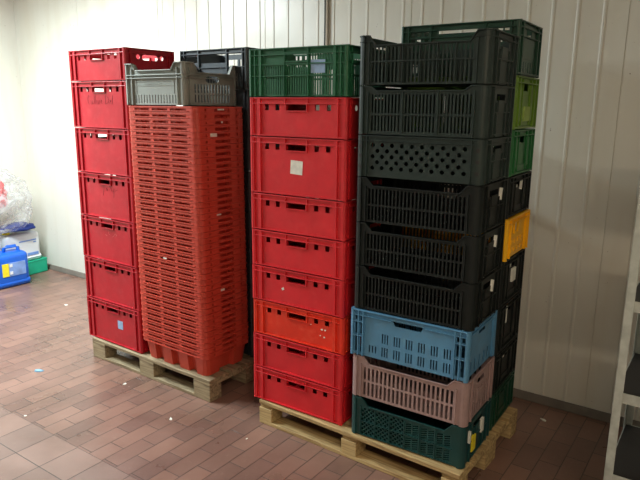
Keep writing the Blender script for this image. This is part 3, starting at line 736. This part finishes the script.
# bag of clear polythene with red contents on top
def blob(c, rx, ry, rz_, seed, amp=.18, sub=5):
    rnd = random.Random(seed); bm = bmesh.new(); bmesh.ops.create_icosphere(bm, subdivisions=sub, radius=1)
    from mathutils import noise
    for v in bm.verts:
        d = v.co.normalized(); q = 1 + amp * noise.noise(d * 2.2 + Vector((seed, 0, 0))) + amp * .45 * noise.noise(d * 7 + Vector((0, seed, 0))) + amp * .06 * noise.noise(d * 12)
        v.co = Vector((d.x * rx * q, d.y * ry * q, max(d.z, -.62) * rz_ * q))
        if v.co.z < -.6 * rz_: v.co.z = -.6 * rz_
    me = bpy.data.meshes.new('blob'); bmesh.ops.translate(bm, vec=(0, 0, .6 * rz_), verts=bm.verts)
    for f in bm.faces: f.smooth = True
    bm.to_mesh(me); bm.free(); me.materials.append(None); return me
bz = .49
bag = empty('plastic_bag', 'big clear plastic bag of red cloth slumped on the white canisters in the left corner', 'bag', FW.p(.05, -.62, bz + .035), FW.a)
link('bag_film', blob((0, 0, 0), .24, .42, .4, 3, .16), M['poly'], bag)
link('bag_contents', blob((0, 0, 0), .14, .17, .2, 9, .25), M['pinkcloth'], bag, (.06, -.03, .24))
fs = link('folded_sack', blob((0, 0, 0), .12, .2, .05, 5, .2, 4), M['navy'], None, FW.p(.06, -.38, .498), FW.a)
tag(fs, 'dark navy folded cloth sack under the clear plastic bag in the left corner', 'sack')

# ---------------------------------------------------------------- steel rack at the right edge
rk = empty('storage_rack', 'galvanised steel rack with dark shelves cut off by the right edge of the photo', 'rack', (.992, 1.885, 0), FW.a)
def angle_post(x, y, sx, sy):
    mb = MB(); mb.box(*sorted((x, x + .028 * sx)), *sorted((y, y + .003 * sy)), 0, 2.05); mb.box(*sorted((x, x + .003 * sx)), *sorted((y, y + .03 * sy)), 0, 2.05)
    mb.box(*sorted((x - .004 * sx, x + .032 * sx)), *sorted((y - .003 * sy, y + .034 * sy)), 0, .012)
    link('post', mb.mesh('post', .0008), M['galv'], rk)
RL_, RW_ = .95, .42
angle_post(0, 0, 1, 1); angle_post(RL_, 0, -1, 1); angle_post(0, RW_, 1, -1); angle_post(RL_, RW_, -1, -1)
for z_ in (.2, .566, .87, 1.19, 1.55, 1.95):
    mb = MB(); mb.box(.006, RL_ - .006, .005, RW_ - .005, z_, z_ + .004); sh = link('shelf', mb.mesh('shelf'), M['shelf'], rk)
    mb = MB(); mb.box(.0035, RL_ - .0035, .0035, .0075, z_ - .03, z_ + .006); mb.box(.0035, RL_ - .0035, RW_ - .0075, RW_ - .0035, z_ - .03, z_ + .006)
    mb.box(.0035, .0065, .008, RW_ - .008, z_ - .03, z_ + .006); mb.box(RL_ - .0065, RL_ - .0035, .008, RW_ - .008, z_ - .03, z_ + .006)
    link('shelf_edge', mb.mesh('shelf_edge'), M['galv'], sh)

# ---------------------------------------------------------------- scraps on the floor
def scrap(x, y, s_, m_, label, seed=0):
    rnd = random.Random(seed); mb = MB(); n = 7
    a = [(s_ * rnd.uniform(.6, 1.2) * cos(2 * pi * i / n), s_ * .6 * rnd.uniform(.6, 1.2) * sin(2 * pi * i / n)) for i in range(n)]
    mb.v = [Vector((p[0], p[1], 0)) for p in a] + [Vector((p[0] * .8, p[1] * .8, s_ * .25 * rnd.uniform(.5, 1))) for p in a]
    mb.f = [list(range(n))[::-1], list(range(n, 2 * n))] + [[i, (i + 1) % n, n + (i + 1) % n, n + i] for i in range(n)]
    tag(link('scrap', mb.mesh('scrap'), m_, None, (x, y, .0005), seed), label, 'scrap')
SC = [(-1.928, 3.892, .035, 'bluescrap', 'crumpled pale blue scrap lying on the tiled floor left of the pallets'),
      (-1.276, 3.706, .018, 'scrap', 'white scrap on the floor right in front of the left pallet'),
      (-.864, 3.255, .017, 'scrap', 'white scrap on the floor between the left pallet and the camera'),
      (-1.726, 3.273, .013, 'scrap', 'small white scrap where small bricks meet the square tiles'),
      (-.395, 3.045, .009, 'scrap', 'tiny white scrap in front of the left corner of the right pallet'),
      (1.332, 3.288, .022, 'scrap', 'white scrap on the dark floor near the wall at the right'),
      (-2.322, 5.306, .02, 'scrap', 'small white scrap on the floor farthest back, left of the crimson column')]
for i, (x, y, s_, mt, lb) in enumerate(SC): scrap(x, y, s_, M[mt], lb, i)

# ---------------------------------------------------------------- lamps
def lamp(loc, deg, power, col, length=1.4):
    root = empty('ceiling_lamp', '', 'lamp', loc, radians(deg))
    mb = MB(); mb.box(-length / 2 - .03, length / 2 + .03, -.09, .09, .03, .08); link('housing', mb.mesh('housing', .005), M['lampbody'], root)
    for s_ in (-1, 1):
        mb = MB(); mb.tube([(-length / 2, s_ * .05, .012), (length / 2, s_ * .05, .012)], .013, 10)
        link('tube', mb.mesh('tube', 0, True), emis('tube_glow', (*col, 1), 4), root)
    L_ = bpy.data.lights.new('lamp_light', 'AREA'); L_.shape = 'RECTANGLE'; L_.size = length; L_.size_y = .16; L_.energy = power; L_.color = col
    o = bpy.data.objects.new('lamp_light', L_); C.objects.link(o); o.parent = root; o.location = (0, 0, -.01)
    return root
l1 = lamp((-2.85, 4.1, HC - .085), -34.8 + 90, 245, (.86, .98, 1.0)); l1['label'] = 'ceiling fluorescent lamp over the left part of the room, nearest the wall'
l2 = lamp((.6, -.3, HC - .085), -34.8, 60, (1, .81, .60)); l2['label'] = 'warm ceiling fluorescent lamp behind the camera'
w = bpy.data.worlds.new('room_air'); scene.world = w; w.use_nodes = True
w.node_tree.nodes['Background'].inputs[0].default_value = (.5, .5, .5, 1); w.node_tree.nodes['Background'].inputs[1].default_value = .1

# ---------------------------------------------------------------- camera
cd = bpy.data.cameras.new('camera'); cam = bpy.data.objects.new('camera', cd); C.objects.link(cam)
cd.sensor_fit = 'HORIZONTAL'; cd.sensor_width = 36; cd.lens = 607.465 / 640 * 36; cd.clip_start = .05; cd.clip_end = 60
fw_ = Vector((0, .97669189, -.21464613)); r_ = Vector((.99994821, .00218451, .00994003)); u_ = Vector((-.01017724, .21463501, .9766413))
cam.matrix_world = Matrix(((r_.x, u_.x, -fw_.x, 0), (r_.y, u_.y, -fw_.y, 0), (r_.z, u_.z, -fw_.z, 1.8003), (0, 0, 0, 1)))
scene.camera = cam
vs = scene.view_settings; vs.view_transform = 'Standard'; vs.look = 'None'; vs.gamma = 1; vs.exposure = 0; vs.use_curve_mapping = False
